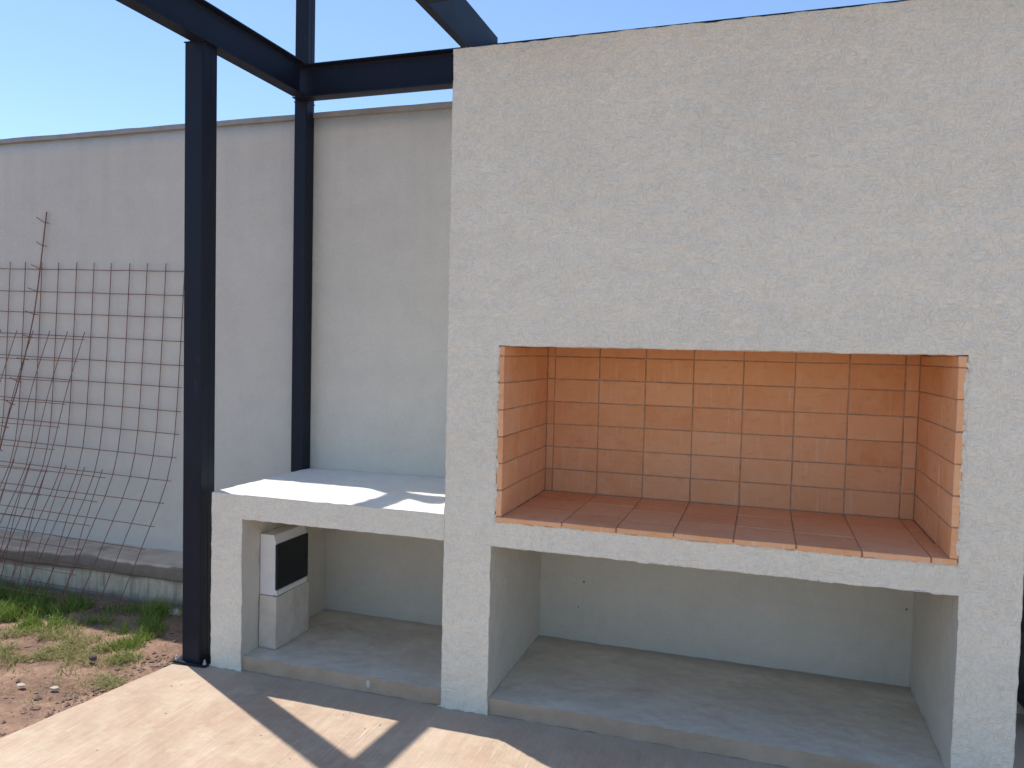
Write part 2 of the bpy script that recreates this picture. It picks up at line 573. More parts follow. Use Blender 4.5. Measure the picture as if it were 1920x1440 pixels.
# ------------------------------------------------------------------ ground: one sheet to the horizon
def ground():
    gx = np.unique(np.concatenate([np.linspace(-150, -8, 12), np.arange(-8, -4, 0.25), np.arange(-4.0, -1.1, 0.028), np.arange(-1.1, 4, 0.4), np.linspace(4, 150, 14)]))
    gy = np.unique(np.concatenate([np.linspace(-150, -8, 12), np.arange(-8, -1.6, 0.3), np.arange(-1.6, 0.95, 0.028), np.arange(1, 4, 0.5), np.linspace(4, 150, 12)]))
    v = []
    for y in gy:
        for x in gx:
            q = Vector((x, y, 0))
            z = -0.036 + noise.noise(q * 1.4) * 0.014 + noise.noise(q * 5) * 0.010
            z += noise.noise(q * 17) * 0.007 + abs(noise.noise(q * 33)) * 0.007
            # the plot climbs a little towards the footing of the wall
            z += 0.030 * min(1, max(0, (y - 0.15) / 0.45)) * (1 if x < -1.2 else 0)
            if x > -1.62 + 0.128 * y and x > -1.75:
                z = min(z, -0.022)
            if x > -1.36 + 0.128 * min(y, 0):
                z = -0.06
            v.append((x, y, z))
    nx, ny = len(gx), len(gy)
    f = [(j * nx + i, j * nx + i + 1, (j + 1) * nx + i + 1, (j + 1) * nx + i) for j in range(ny - 1) for i in range(nx - 1)]
    me = pdata('ground', v, f)
    me.polygons.foreach_set('use_smooth', [True] * len(f))
    o = link('ground', me, M_SOIL)
    o['kind'] = 'structure'


ground()


def prism(name, pts, z0, z1, m, parent=None):
    n = len(pts)
    v = [(x, y, z0) for x, y in pts] + [(x, y, z1) for x, y in pts]
    f = [tuple(range(n))[::-1], tuple(range(n, 2 * n))]
    for i in range(n):
        k = (i + 1) % n
        f.append((i, k, n + k, n + i))
    return link(name, pdata(name, v, f), m, parent)


def edge_pts(a, b, n, amp):
    out = []
    for i in range(n):
        t = i / n
        p = Vector((a[0] + (b[0] - a[0]) * t, a[1] + (b[1] - a[1]) * t, 0))
        w = noise.noise(p * 7) * amp + noise.noise(p * 31) * amp * 0.5
        out.append((p.x + w, p.y + w * 0.4))
    return out


left = edge_pts((-2.24, -7), (-1.353, -0.048), 240, 0.004) + edge_pts((-1.353, -0.048), (-1.17, -0.032), 12, 0.003)
o = prism('patio', left + [(-1.17, 0.30), (2.25, 0.30), (2.25, 2.4), (8.5, 2.4), (8.5, -7)], -0.11, 0.0, M_PATIO)
o['kind'] = 'structure'

# ------------------------------------------------------------------ boundary wall with footing and coping
wall = thing('boundary_wall', 'long grey rendered garden wall with thin coping, standing behind the barbecue and the mesh', 'wall', (-3, YW + 0.07, 0))


def P(o, par):
    o.matrix_parent_inverse = par.matrix_world.inverted() if False else Matrix.Translation(-par.location)
    return o


def wall_face():
    # front face as a gently uneven sheet, back and ends plain
    xs = np.arange(-9, 7.01, 0.10)
    zs = np.linspace(0.0, ZW - 0.03, 34)
    v, f = [], []
    for z in zs:
        for x in xs:
            q = Vector((x, 0.3, z))
            v.append((x, YW + noise.noise(q * 1.1) * 0.004 + noise.noise(q * 3.7) * 0.002 - 0.0, z))
    nx, nz = len(xs), len(zs)
    for k in range(nz - 1):
        for i in range(nx - 1):
            f.append((k * nx + i, k * nx + i + 1, (k + 1) * nx + i + 1, (k + 1) * nx + i))
    b = len(v)
    x0, x1, z0, z1, yb = xs[0], xs[-1], zs[0], zs[-1], YW + 0.15
    v += [(x0, yb, z0), (x1, yb, z0), (x1, yb, z1), (x0, yb, z1)]
    f.append((b + 1, b, b + 3, b + 2))
    f.append(tuple([b, *[k * nx for k in range(nz)], b + 3]))
    f.append(tuple([b + 2, *[k * nx + nx - 1 for k in range(nz)][::-1], b + 1]))
    f.append(tuple([b + 3, *[(nz - 1) * nx + i for i in range(nx)], b + 2]))
    me = pdata('wall_panel', v, f)
    me.polygons.foreach_set('use_smooth', [len(p.vertices) == 4 and p.index < (nx - 1) * (nz - 1) for p in me.polygons])
    return P(link('wall_panel', me, M_WALL, wall), wall)


wall_face()
cp = solid('coping', [(-9, 7, YW - 0.018, YW + 0.168, ZW - 0.03, ZW)], [], (0.12, 0.2, 0.2), M_COPING, lambda d, c: 0, wall, 0.9)
P(cp, wall)


def footing():
    xs = np.arange(-9, XL0 - 0.02, 0.035)
    prof = [(YW + 0.02, 0.262), (0.80, 0.256), (0.70, 0.252), (0.658, 0.247), (0.645, 0.235), (0.643, 0.19), (0.645, 0.165), (0.662, 0.150),
            (0.664, 0.10), (0.660, 0.05), (0.655, 0.0), (0.650, -0.12)]
    v, f = [], []
    for x in xs:
        dy = (-0.045) * max(0, (-1.9 - x) / 1.4)            # the footing was cast a little out of line
        for j, (y, z) in enumerate(prof):
            q = Vector((x, y, z))
            w = noise.noise(q * 6) * 0.006 + noise.noise(q * 24) * 0.003
            if 5 <= j <= 7:
                w += noise.noise(Vector((x * 4, 1, 0))) * 0.012
            v.append((x, y + (dy if j else 0) + w, z + (noise.noise(q * 5 + Vector((3, 0, 0))) * 0.008 if j < 9 else 0)))
    m = len(prof)
    for i in range(len(xs) - 1):
        for j in range(m - 1):
            f.append((i * m + j, i * m + j + 1, (i + 1) * m + j + 1, (i + 1) * m + j))
    f.append(tuple((len(xs) - 1) * m + j for j in range(m)))
    me = pdata('footing', v, f)
    return P(link('footing', me, M_FOOT, wall), wall)


footing()

# ------------------------------------------------------------------ the barbecue
bbq = thing('masonry_barbecue', 'large grey rendered masonry barbecue with orange brick firebox, open log niches and side counter', 'barbecue', (0.6, 0.4, 0))


def bpt(o):
    return P(o, bbq)


bpt(solid('side_counter', [(XL0, XM0, 0, YW - 0.004, 0, ZC1)], [(XL1, XM0, -1, YN2, -1, ZC0)], (0.02, 0.02, 0.02),
          [M_FRONT, M_TOP, M_NICHE],
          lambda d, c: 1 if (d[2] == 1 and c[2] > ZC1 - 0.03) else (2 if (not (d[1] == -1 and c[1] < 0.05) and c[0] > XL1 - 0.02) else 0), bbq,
          skip=lambda d, c: d[0] == 1 and c[0] > XM0 - 0.03 and c[1] > 0.02))
bpt(solid('chimney_breast', [(XM0, XR1, 0, YW - 0.004, 0, ZT)],
          [(XM1, XR0, -1, YN, -1, ZL), (FX0, FX3, -1, YF + 0.034, ZF, ZFT), (FX0, FX3, 0.13, YF + 0.034, ZFT - 0.01, 1.93)], (0.016, 0.03, 0.016),
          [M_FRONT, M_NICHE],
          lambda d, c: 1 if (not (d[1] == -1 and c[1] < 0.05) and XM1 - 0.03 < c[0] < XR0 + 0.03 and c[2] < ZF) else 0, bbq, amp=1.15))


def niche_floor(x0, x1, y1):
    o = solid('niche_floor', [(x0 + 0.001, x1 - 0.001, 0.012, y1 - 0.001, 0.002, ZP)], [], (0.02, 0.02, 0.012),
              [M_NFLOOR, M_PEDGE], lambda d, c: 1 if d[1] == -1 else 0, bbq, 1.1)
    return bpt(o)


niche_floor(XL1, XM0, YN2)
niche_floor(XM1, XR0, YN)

# mortar lining and every brick of the firebox
bpt(box('mortar_bed', FX0 + 0.001, FX3 - 0.001, 0.004, YF + 0.033, ZF + 0.0006, ZFI - 0.0035, M_MORTAR, bbq))
bpt(box('mortar_bed', FX0 + 0.001, FX3 - 0.001, YF + 0.0035, YF + 0.033, ZFI - 0.003, 1.925, M_MORTAR, bbq))
bpt(box('mortar_bed', FX0 + 0.001, FX1 - 0.003, 0.004, YF + 0.0035, ZFI - 0.003, ZFT - 0.002, M_MORTAR, bbq))
bpt(box('mortar_bed', FX2 + 0.003, FX3 - 0.001, 0.004, YF + 0.0035, ZFI - 0.003, ZFT - 0.002, M_MORTAR, bbq))

J = 0.0017
brick_cache = {}


def brick(x0, x1, y0, y1, z0, z1):
    sx, sy, sz = x1 - x0, y1 - y0, z1 - z0
    key = (round(sx, 3), round(sy, 3), round(sz, 3))
    var = random.randrange(6)
    k2 = key + (var,)
    if k2 not in brick_cache:
        me = box_me('brick', -sx / 2, sx / 2, -sy / 2, sy / 2, -sz / 2, sz / 2, 0.0016)
        for v in me.vertices:
            v.co += Vector([random.uniform(-0.0009, 0.0009) for _ in range(3)])
        # arrises worn unevenly so that no joint is quite straight
        for v in me.vertices:
            for a_ in range(3):
                if abs(v.co[a_]) > 0.02:
                    v.co[a_] *= 1.0 - random.uniform(0.0, 0.0016) / abs(v.co[a_])
        me.materials.append(M_BRICK)
        brick_cache[k2] = me
    o = bpy.data.objects.new('brick', brick_cache[k2])
    COL.objects.link(o)
    o.parent = bbq
    o.location = Vector(((x0 + x1) / 2, (y0 + y1) / 2, (z0 + z1) / 2)) - bbq.location
    o.rotation_euler = (random.uniform(-0.004, 0.004), random.uniform(-0.006, 0.006), random.uniform(-0.004, 0.004))
    return o


BW, RH, XJ = 0.232, 0.1161, 0.3847
cols = [FX1] + [XJ + BW * i for i in range(8)] + [FX2]
rows = [ZFI + RH * i for i in range(9)]
for k in range(8):
    for i in range(9):
        dy = random.uniform(-0.0012, 0.0012)
        brick(cols[i] + J, cols[i + 1] - J, YF + dy, YF + 0.026, rows[k] + J, rows[k + 1] - J)
ys = [-0.002, 0.232, 0.464, YF - 0.001]
zr = rows[:7] + [ZFT - 0.001]
for k in range(7):
    if zr[k + 1] - zr[k] < 0.02:
        continue
    for j in range(3):
        dx = random.uniform(-0.0008, 0.0008)
        brick(FX0 + 0.002, FX1 + dx, ys[j] + (J if j else 0), ys[j + 1] - J, zr[k] + J, zr[k + 1] - J)
        brick(FX2 + dx, FX3 - 0.002, ys[j] + (J if j else 0), ys[j + 1] - J, zr[k] + J, zr[k + 1] - J)
fy = [-0.007, 0.228, 0.462, YF - 0.001]
fcols = [FX0 + 0.002] + [XJ + BW * i for i in range(1, 8)] + [FX3 - 0.002]
for i in range(8):
    off = random.uniform(-0.02, 0.02) if i not in (2,) else -0.07
    for j in range(3):
        a = fy[j] + (off if j in (1,) else 0) + (off if j == 2 else 0)
        b = fy[j + 1] + (off if j < 2 else 0)
        xa, xb = fcols[i], fcols[i + 1]
        if j > 0:
            xa, xb = max(xa, FX1 + 0.001), min(xb, FX2 - 0.001)
        dz = random.uniform(-0.0008, 0.0008)
        brick(xa + J, xb - J, a + (J if j else 0) + (random.uniform(-0.002, 0.002) if j == 0 else 0), b - J, ZF + 0.001, ZFI + dz)

# small things fixed on the barbecue
def lump(name, c, r, sq, m, parent=None, seed=0, sub=2):
    bm = bmesh.new()
    bmesh.ops.create_icosphere(bm, subdivisions=sub, radius=1.0)
    for v in bm.verts:
        n = noise.noise(v.co * 1.3 + Vector((seed, seed * 2.1, 0))) * 0.35 + noise.noise(v.co * 3.1 + Vector((0, seed, 5))) * 0.14
        v.co = Vector((v.co.x * sq[0], v.co.y * sq[1], v.co.z * sq[2])) * (1 + n) * r
    me = bpy.data.meshes.new(name)
    bm.to_mesh(me)
    bm.free()
    o = link(name, me, m, parent)
    o.location = Vector(c) - (parent.location if parent else Vector((0, 0, 0)))
    return o


lump('plaster_splash', (-0.29, 0.012, 0.042), 0.014, (0.9, 0.25, 1.6), M_NICHE, bbq, 3)
for i, c in enumerate([(0.541, YN, 0.392), (0.513, YN, 0.254), (2.075, YN, 0.44)]):
    lump('niche_pock', c, (0.008, 0.005, 0.007)[i], (1, 0.4, 1), M_DOT, bbq, 11 + i, 1)  # small dark lumps stand in for tiny holes in the niche back

# render smeared over the brick ends round the opening, and crumbs left on the patio
def smears():
    R = random.Random(5)
    v, f = [], []

    def blob(c, rx, ry, rz):
        n = len(v)
        k = 7
        v.append((c[0], c[1] - ry, c[2]))
        for i in range(k):
            a = 2 * math.pi * i / k
            q = R.uniform(0.7, 1.25)
            v.append((c[0] + math.cos(a) * rx * q, c[1] + 0.001, c[2] + math.sin(a) * rz * q))
        for i in range(k):
            f.append((n, n + 1 + (i + 1) % k, n + 1 + i))
    z = ZF
    while z < ZFT:
        for x, sg in ((FX0, 1), (FX3, -1)):
            if R.random() < 0.8:
                w = R.uniform(0.003, 0.009)
                blob((x + sg * w * R.uniform(-0.4, 0.5), -0.0022, z), w, R.uniform(0.0015, 0.004), R.uniform(0.008, 0.028))
        z += R.uniform(0.008, 0.03)
    x = FX0
    while x < FX3:
        if R.random() < 0.75:
            blob((x, -0.0022, ZF - R.uniform(-0.003, 0.004)), R.uniform(0.01, 0.035), R.uniform(0.002, 0.006), R.uniform(0.003, 0.007))
        x += R.uniform(0.01, 0.04)
    # ragged lower lip over the right niche and the feet of the piers
    x = XM1
    while x < XR0:
        if R.random() < 0.4:
            blob((x, -0.001, ZL + 0.001), R.uniform(0.008, 0.028), R.uniform(0.001, 0.003), R.uniform(0.002, 0.006))
        x += R.uniform(0.02, 0.06)
    for a, b in ((XL0, XL1), (XM0, XM1), (XR0, XR1)):
        x = a
        while x < b:
            blob((x, -0.001, R.uniform(0.0, 0.006)), R.uniform(0.006, 0.02), R.uniform(0.002, 0.009), R.uniform(0.003, 0.009))
            x += R.uniform(0.008, 0.025)
    o = link('render_smears', pdata('render_smears', v, f), M_FRONT, bbq)
    o['kind'] = 'stuff'
    bpt(o)


smears()


def patio_crumbs():
    R = random.Random(9)
    v, f = [], []
    base = [(1, 0, 0), (-1, 0, 0), (0, 1, 0), (0, -1, 0), (0, 0, 1), (0, 0, -0.5)]
    tri = [(0, 2, 4), (2, 1, 4), (1, 3, 4), (3, 0, 4), (2, 0, 5), (1, 2, 5), (3, 1, 5), (0, 3, 5)]
    for _ in range(520):
        x = R.uniform(-1.15, 2.3)
        y = -0.006 - abs(R.gauss(0, 0.16))
        if R.random() < 0.4:
            y = -0.004 - abs(R.gauss(0, 0.03))
        if R.random() < 0.15:
            x, y = R.uniform(-1.3, 2.2), R.uniform(-0.9, -0.05)
        r0 = 0.0012 + R.random() ** 5 * 0.0045
        n = len(v)
        for p in base:
            v.append((x + p[0] * r0 * R.uniform(0.7, 1.3), y + p[1] * r0 * R.uniform(0.7, 1.3), r0 * 0.4 + p[2] * r0 * R.uniform(0.5, 0.9)))
        f.extend([(n + a_, n + b_, n + c_) for a_, b_, c_ in tri])
    o = link('plaster_crumbs', pdata('plaster_crumbs', v, f), M_STONE)
    o['kind'] = 'stuff'
    tag(o, 'fine plaster crumbs scattered on the patio along the foot of the barbecue', 'crumbs')


patio_crumbs()

# ------------------------------------------------------------------ block and cabinet inside the left niche
blk = solid('concrete_block', [(XL1 + 0.006, -0.876, 0.132, 0.425, ZP + 0.002, 0.343)], [], (0.02, 0.02, 0.02), M_BLOCK, lambda d, c: 0, None, 0.9)
tag(blk, 'pale concrete block standing on the niche floor under the white cabinet', 'block')
cab = thing('meter_cabinet', 'small white cabinet with a black door, resting on the concrete block in the left niche', 'cabinet', (-0.93, 0.27, 0.345))


def cpt(o):
    return P(o, cab)


def cabinet_body():
    x0, x1, y0, y1, z0, z1 = -0.976, -0.886, 0.138, 0.405, 0.345, 0.652
    bm = bmesh.new()
    # plain box whose door side has a raised rim above and below the door
    prof = [(x0, z0), (x1 + 0.008, z0), (x1 + 0.008, z0 + 0.024), (x1, z0 + 0.030), (x1, z1 - 0.050), (x1 + 0.004, z1 - 0.044), (x1 - 0.010, z1 - 0.004), (x1 - 0.016, z1), (x0, z1)]
    va = [bm.verts.new((x, y0, z)) for x, z in prof]
    vb = [bm.verts.new((x, y1, z)) for x, z in prof]
    bm.faces.new(va)
    bm.faces.new(vb[::-1])
    for i in range(len(prof)):
        k = (i + 1) % len(prof)
        bm.faces.new((va[k], va[i], vb[i], vb[k]))
    bmesh.ops.recalc_face_normals(bm, faces=bm.faces[:])
    me = bpy.data.meshes.new('body')
    bm.to_mesh(me)
    bm.free()
    return cpt(link('body', me, M_WHITE, cab))


cabinet_body()
cpt(box('door', -0.8855, -0.872, 0.133, 0.408, 0.377, 0.606, M_BLACK, cab, 0.002))
cpt(box('hinge', -0.8735, -0.8685, 0.145, 0.151, 0.40, 0.43, M_BLACK, cab, 0.001))
cpt(box('latch', -0.8735, -0.869, 0.385, 0.397, 0.478, 0.502, M_BLACK, cab, 0.001))
cpt(box('hinge', -0.8735, -0.8685, 0.145, 0.151, 0.55, 0.58, M_BLACK, cab, 0.001))
cpt(box('foot', -0.895, -0.885, 0.136, 0.146, 0.3435, 0.350, M_DOT, cab))

# ------------------------------------------------------------------ steel pergola
perg = thing('steel_pergola', 'dark navy painted steel pergola frame of posts and beams over the patio', 'pergola', (-1.28, 0.05, 0))


def ppt(o):
    return P(o, perg)


def profile_extrude(name, prof, p0, p1, side, m):
    """prof: list of (s, z) in the cross-section, swept from p0 to p1; side = horizontal unit vector of s"""
    p0, p1, side = Vector(p0), Vector(p1), Vector(side)
    up = Vector((0, 0, 1))
    v = [p0 + side * s + up * z for s, z in prof] + [p1 + side * s + up * z for s, z in prof]
    n = len(prof)
    bm = bmesh.new()
    bv = [bm.verts.new(q) for q in v]
    bm.faces.new(bv[:n])
    bm.faces.new(bv[n:][::-1])
    for i in range(n):
        k = (i + 1) % n
        bm.faces.new((bv[k], bv[i], bv[n + i], bv[n + k]))
    bmesh.ops.recalc_face_normals(bm, faces=bm.faces[:])
    me = bpy.data.meshes.new(name)
    bm.to_mesh(me)
    bm.free()
    return ppt(link(name, me, m, perg))


def ibeam(w, h, tf=0.010, tw=0.007):
    return [(-w / 2, 0), (w / 2, 0), (w / 2, tf * 0.7), (tw / 2 + 0.006, tf * 1.3), (tw / 2, tf * 2.0), (tw / 2, h - tf * 2.0), (tw / 2 + 0.006, h - tf * 1.3), (w / 2, h - tf * 0.7),
            (w / 2, h), (-w / 2, h), (-w / 2, h - tf * 0.7), (-tw / 2 - 0.006, h - tf * 1.3), (-tw / 2, h - tf * 2.0), (-tw / 2, tf * 2.0), (-tw / 2 - 0.006, tf * 1.3), (-w / 2, tf * 0.7)]


def post(x0, x1, y0, y1, z0, z1):
    """two channels welded toe to toe: shallow seam down the middle of the sides"""
    s = 0.0022
    r = 0.006
    ym = (y0 + y1) / 2
    prof = [(x0 + r, y0), (x1 - r, y0), (x1, y0 + r), (x1, ym - s), (x1 - s, ym), (x1, ym + s), (x1, y1 - r), (x1 - r, y1), (x0 + r, y1), (x0, y1 - r), (x0, ym + s), (x0 + s, ym), (x0, ym - s), (x0, y0 + r)]
    n = len(prof)
    v = [(x, y, z0) for x, y in prof] + [(x, y, z1) for x, y in prof]
    f = [tuple(range(n))[::-1], tuple(range(n, 2 * n))] + [(i, (i + 1) % n, n + (i + 1) % n, n + i) for i in range(n)]
    return ppt(link('post', pdata('post', v, f), M_STEEL, perg))


ZB, HB = 3.045, 0.185
post(-1.328, -1.218, -0.012, 0.095, 0.012, ZB + 0.020)
post(-1.250, -1.166, 0.795, 0.879, 0.10, 3.80)
# long side beam over both posts, back beam, two purlins on the right
profile_extrude('side_beam', ibeam(0.082, HB), (-1.178, 0.733, ZB - 0.016), (-1.615, -4.2, ZB + 0.19), (1, 0, 0), M_STEEL)
profile_extrude('back_beam', ibeam(0.082, HB), (-1.222, 0.775, ZB - 0.024), (4.6, 0.775, ZB - 0.024), (0, 1, 0), M_STEEL)
ppt(box('purlin', -0.018, 0.022, -4.2, 0.733, ZB - 0.012, ZB + 0.19, M_STEEL, perg, 0.003))
ppt(box('purlin', 0.0225, 4.6, -0.185, -0.145, ZB - 0.012, ZB + 0.19, M_STEEL, perg, 0.003))
ppt(solid('post_footing', [(-1.375, -1.172, -0.029, 0.16, -0.12, 0.0)], [], (0.03, 0.03, 0.03), M_FOOT, lambda d, c: 0, perg, 1.5))
ppt(box('base_plate', -1.362, -1.168, -0.034, 0.148, 0.001, 0.012, M_STEEL, perg, 0.001))
def weld(pts, r=0.0035):
    R = random.Random(4)
    path = []
    for a, b in zip(pts[:-1], pts[1:]):
        a, b = Vector(a), Vector(b)
        n = max(2, int((b - a).length / 0.008))
        path += [a.lerp(b, i / n) + Vector([R.uniform(-0.0012, 0.0012) for _ in range(3)]) for i in range(n)]
    path.append(Vector(pts[-1]))
    ppt(tube('weld_seam', path, r, M_STEEL, perg, 6))


weld([(-1.328, 0.095, 0.014), (-1.328, -0.012, 0.014), (-1.218, -0.012, 0.014), (-1.218, 0.095, 0.014)])
weld([(-1.328, -0.012, ZB + 0.016), (-1.218, -0.012, ZB + 0.016), (-1.218, 0.095, ZB + 0.012)])
weld([(-1.250, 0.795, ZB - 0.026), (-1.166, 0.795, ZB - 0.026), (-1.166, 0.879, ZB - 0.026)])
for bx_, by_ in ((-1.350, -0.020), (-1.350, 0.135), (-1.181, -0.020)):
    bm = bmesh.new()
    bmesh.ops.create_cone(bm, segments=6, radius1=0.009, radius2=0.009, depth=0.008, cap_ends=True)
    bmesh.ops.create_cone(bm, segments=10, radius1=0.005, radius2=0.0045, depth=0.022, cap_ends=True, matrix=Matrix.Translation((0, 0, 0.008)))
    me = bpy.data.meshes.new('anchor_bolt')
    bm.to_mesh(me)
    bm.free()
    o = link('anchor_bolt', me, M_GALV, perg)
    o.location = Vector((bx_, by_, 0.016)) - perg.location

# ------------------------------------------------------------------ reinforcing meshes leaning on the wall
def interp(path, s):
    """path: list of (z, x, y) from the top down, s: arc length from the top"""
    d = 0
    for a, b in zip(path[:-1], path[1:]):
        A = Vector((a[1], a[2], a[0]))
        B = Vector((b[1], b[2], b[0]))
        L = (B - A).length
        if d + L >= s or b is path[-1]:
            return A + (B - A) * ((s - d) / L)
        d += L


def smooth_path(path, n=40):
    pts = [Vector((p[1], p[2], p[0])) for p in path]
    out = []
    P_ = [pts[0] * 2 - pts[1]] + pts + [pts[-1] * 2 - pts[-2]]
    for i in range(1, len(P_) - 2):
        for k in range(8):
            t = k / 8
            a, b, c, d = P_[i - 1], P_[i], P_[i + 1], P_[i + 2]
            q = 0.5 * ((2 * b) + (c - a) * t + (2 * a - 5 * b + 4 * c - d) * t * t + (3 * b - a - 3 * c + d) * t ** 3)
            out.append((q.z, q.x, q.y))
    out.append(path[-1])
    return out


def lattice(label, path, ncols, nrows, pitch, tilt, r, first=0.05, over=0.045, cols_off=0.05, yspread=0.0, seed=0, lowrow=None, cat='mesh sheet'):
    """right-hand edge follows path; columns step to the left by pitch"""
    path = smooth_path(path)
    top = interp(path, 0)
    t = thing('reinforcing_mesh', label, cat, (top.x - ncols * pitch / 2, interp(path, nrows * pitch).y, 0.0), 'rusty steel meshes leaning on the garden wall')
    total = first + pitch * (nrows - 1) + over
    R = random.Random(seed)
    nseg = 14

    def pt(c, s):
        q = interp(path, s)
        dx = -cols_off - c * pitch
        w = R.uniform(-1, 1) * 0.0015
        return Vector((q.x + dx, q.y + yspread * c, q.z + dx * tilt + w))
    for c in range(ncols):
        j = R.uniform(-0.006, 0.006)
        pth = [pt(c, total * i / nseg) + Vector((j, 0, 0)) for i in range(nseg + 1)]
        P(tube('wire', pth, r, M_RUST, t, 5), t)
    for k in range(nrows):
        s = first + pitch * k
        j = R.uniform(-0.004, 0.004)
        pth = [pt(-cols_off / pitch * 0.9, s)] + [pt(c, s) for c in range(0, ncols)] + [pt(ncols - 1 + 0.35, s)]
        pth = [p + Vector((0, -2 * r * 0.8, j)) for p in pth]
        P(tube('wire', pth, r * 0.92, M_RUST, t, 5), t)
    return t


MA = [(2.10, -2.045, 0.868), (1.45, -2.085, 0.868), (0.98, -2.118, 0.862), (0.70, -2.135, 0.812), (0.465, -2.150, 0.700), (0.098, -2.172, 0.512), (-0.03, -2.18, 0.44)]
MB = [(1.66, -2.850, 0.850), (1.283, -2.897, 0.754), (0.874, -2.938, 0.673), (0.487, -2.976, 0.57), (0.06, -3.019, 0.50), (-0.05, -3.03, 0.47)]
MC = [(0.80, -2.448, 0.632), (0.512, -2.463, 0.524), (0.371, -2.470, 0.476), (0.086, -2.484, 0.393), (-0.05, -2.49, 0.35)]
lattice('largest rusty reinforcing mesh, tall sheet with even square grid flat against the wall', MA, 16, 15, 0.1475, 0.022 * -1, 0.0026, seed=1, cols_off=0.035)
lattice('medium rusty reinforcing mesh in front of the largest sheet, bar tips half way up', MB, 10, 12, 0.148, -0.01, 0.0024, seed=2, cols_off=0.03)
lattice('shortest rusty reinforcing mesh, low sheet standing foremost in the soil by the footing', MC, 13, 6, 0.148, -0.02, 0.0024, seed=3, cols_off=0.05)
MD = smooth_path([(2.464, -3.222, 0.868), (1.877, -3.29, 0.845), (1.636, -3.319, 0.82), (1.278, -3.362, 0.76), (1.02, -3.393, 0.70), (0.5, -3.44, 0.60), (-0.03, -3.49, 0.50)])
strip = thing('mesh_offcut', 'single tall rusty bar with short cross stubs, rising above the mesh sheets', 'mesh offcut', (-3.49, 0.5, 0))
P(tube('wire', [interp(MD, 2.46 * i / 18) for i in range(19)], 0.0042, M_RUST, strip), strip)
for k in range(15):
    q = interp(MD, 0.075 + 0.155 * k)
    l, rr = random.uniform(0.050, 0.075), random.uniform(0.022, 0.040)
    P(tube('stub', [q + Vector((-l, -0.004, 0.010 + l * random.uniform(-0.1, 0.4))), q + Vector((0, -0.005, 0)), q + Vector((rr, -0.004, -0.004))], 0.003, M_RUST, strip), strip)

# ------------------------------------------------------------------ sack beyond the right end of the barbecue
def sack():
    bm = bmesh.new()
    bmesh.ops.create_icosphere(bm, subdivisions=5, radius=1.0)
    for v in bm.verts:
        c = v.co.copy()
        fold = abs(noise.noise(c * 2.6 + Vector((4, 1, 0)))) * 0.26 + abs(noise.noise(c * 6.5)) * 0.10 + noise.noise(c * 14) * 0.03
        s = 1.0 - fold
        z = c.z
        w = 1.0 - 0.25 * max(0, z) ** 2
        v.co = Vector((2.74 + c.x * 0.33 * s * w, 0.72 + c.y * 0.135 * s, max(0.002, 0.46 + z * 0.50 * (s if z > -0.5 else 1))))
    me = bpy.data.meshes.new('rubble_sack')
    bm.to_mesh(me)
    bm.free()
    me.polygons.foreach_set('use_smooth', [True] * len(me.polygons))
    o = link('rubble_sack', me, M_SACK)
    tag(o, 'crumpled black plastic sack standing past the right end of the barbecue', 'sack')


sack()

# ------------------------------------------------------------------ stones
for i, (nm, c, r, sq, m, lb) in enumerate([
        ('stone', (-1.799, -0.105, -0.014), 0.020, (1, 0.9, 0.85), M_DSTONE, 'small round dark stone alone on the bare soil'),
        ('stone', (-1.857, -0.455, -0.020), 0.018, (1.25, 0.8, 0.4), M_STONE, 'flat pale stone nearest the left edge of the photo'),
        ('stone', (-1.690, -0.425, -0.020), 0.017, (1.3, 0.8, 0.45), M_STONE, 'flat pale stone lying between the patio edge and the dark stone'),
        ('stone', (-1.860, 0.545, 0.005), 0.040, (1.2, 0.9, 0.6), M_STONE, 'largest pale stone, lying in grass by the foot of the wall near the post')]):
    tag(lump(nm, c, r, sq, m, None, 20 + i), lb, 'stone')


def gz(x, y):
    q = Vector((x, y, 0))
    z = -0.036 + noise.noise(q * 1.4) * 0.014 + noise.noise(q * 5) * 0.010 + noise.noise(q * 17) * 0.007 + 0.003
    z += 0.030 * min(1, max(0, (y - 0.15) / 0.45))
    if x > -1.62 + 0.128 * y and x > -1.75:
        z = min(z, -0.022)
    return z


def edge_x(y):
    return -1.353 + 0.128 * (y + 0.048) if y < -0.04 else (-1.39 if y < 0.17 else -1.2)


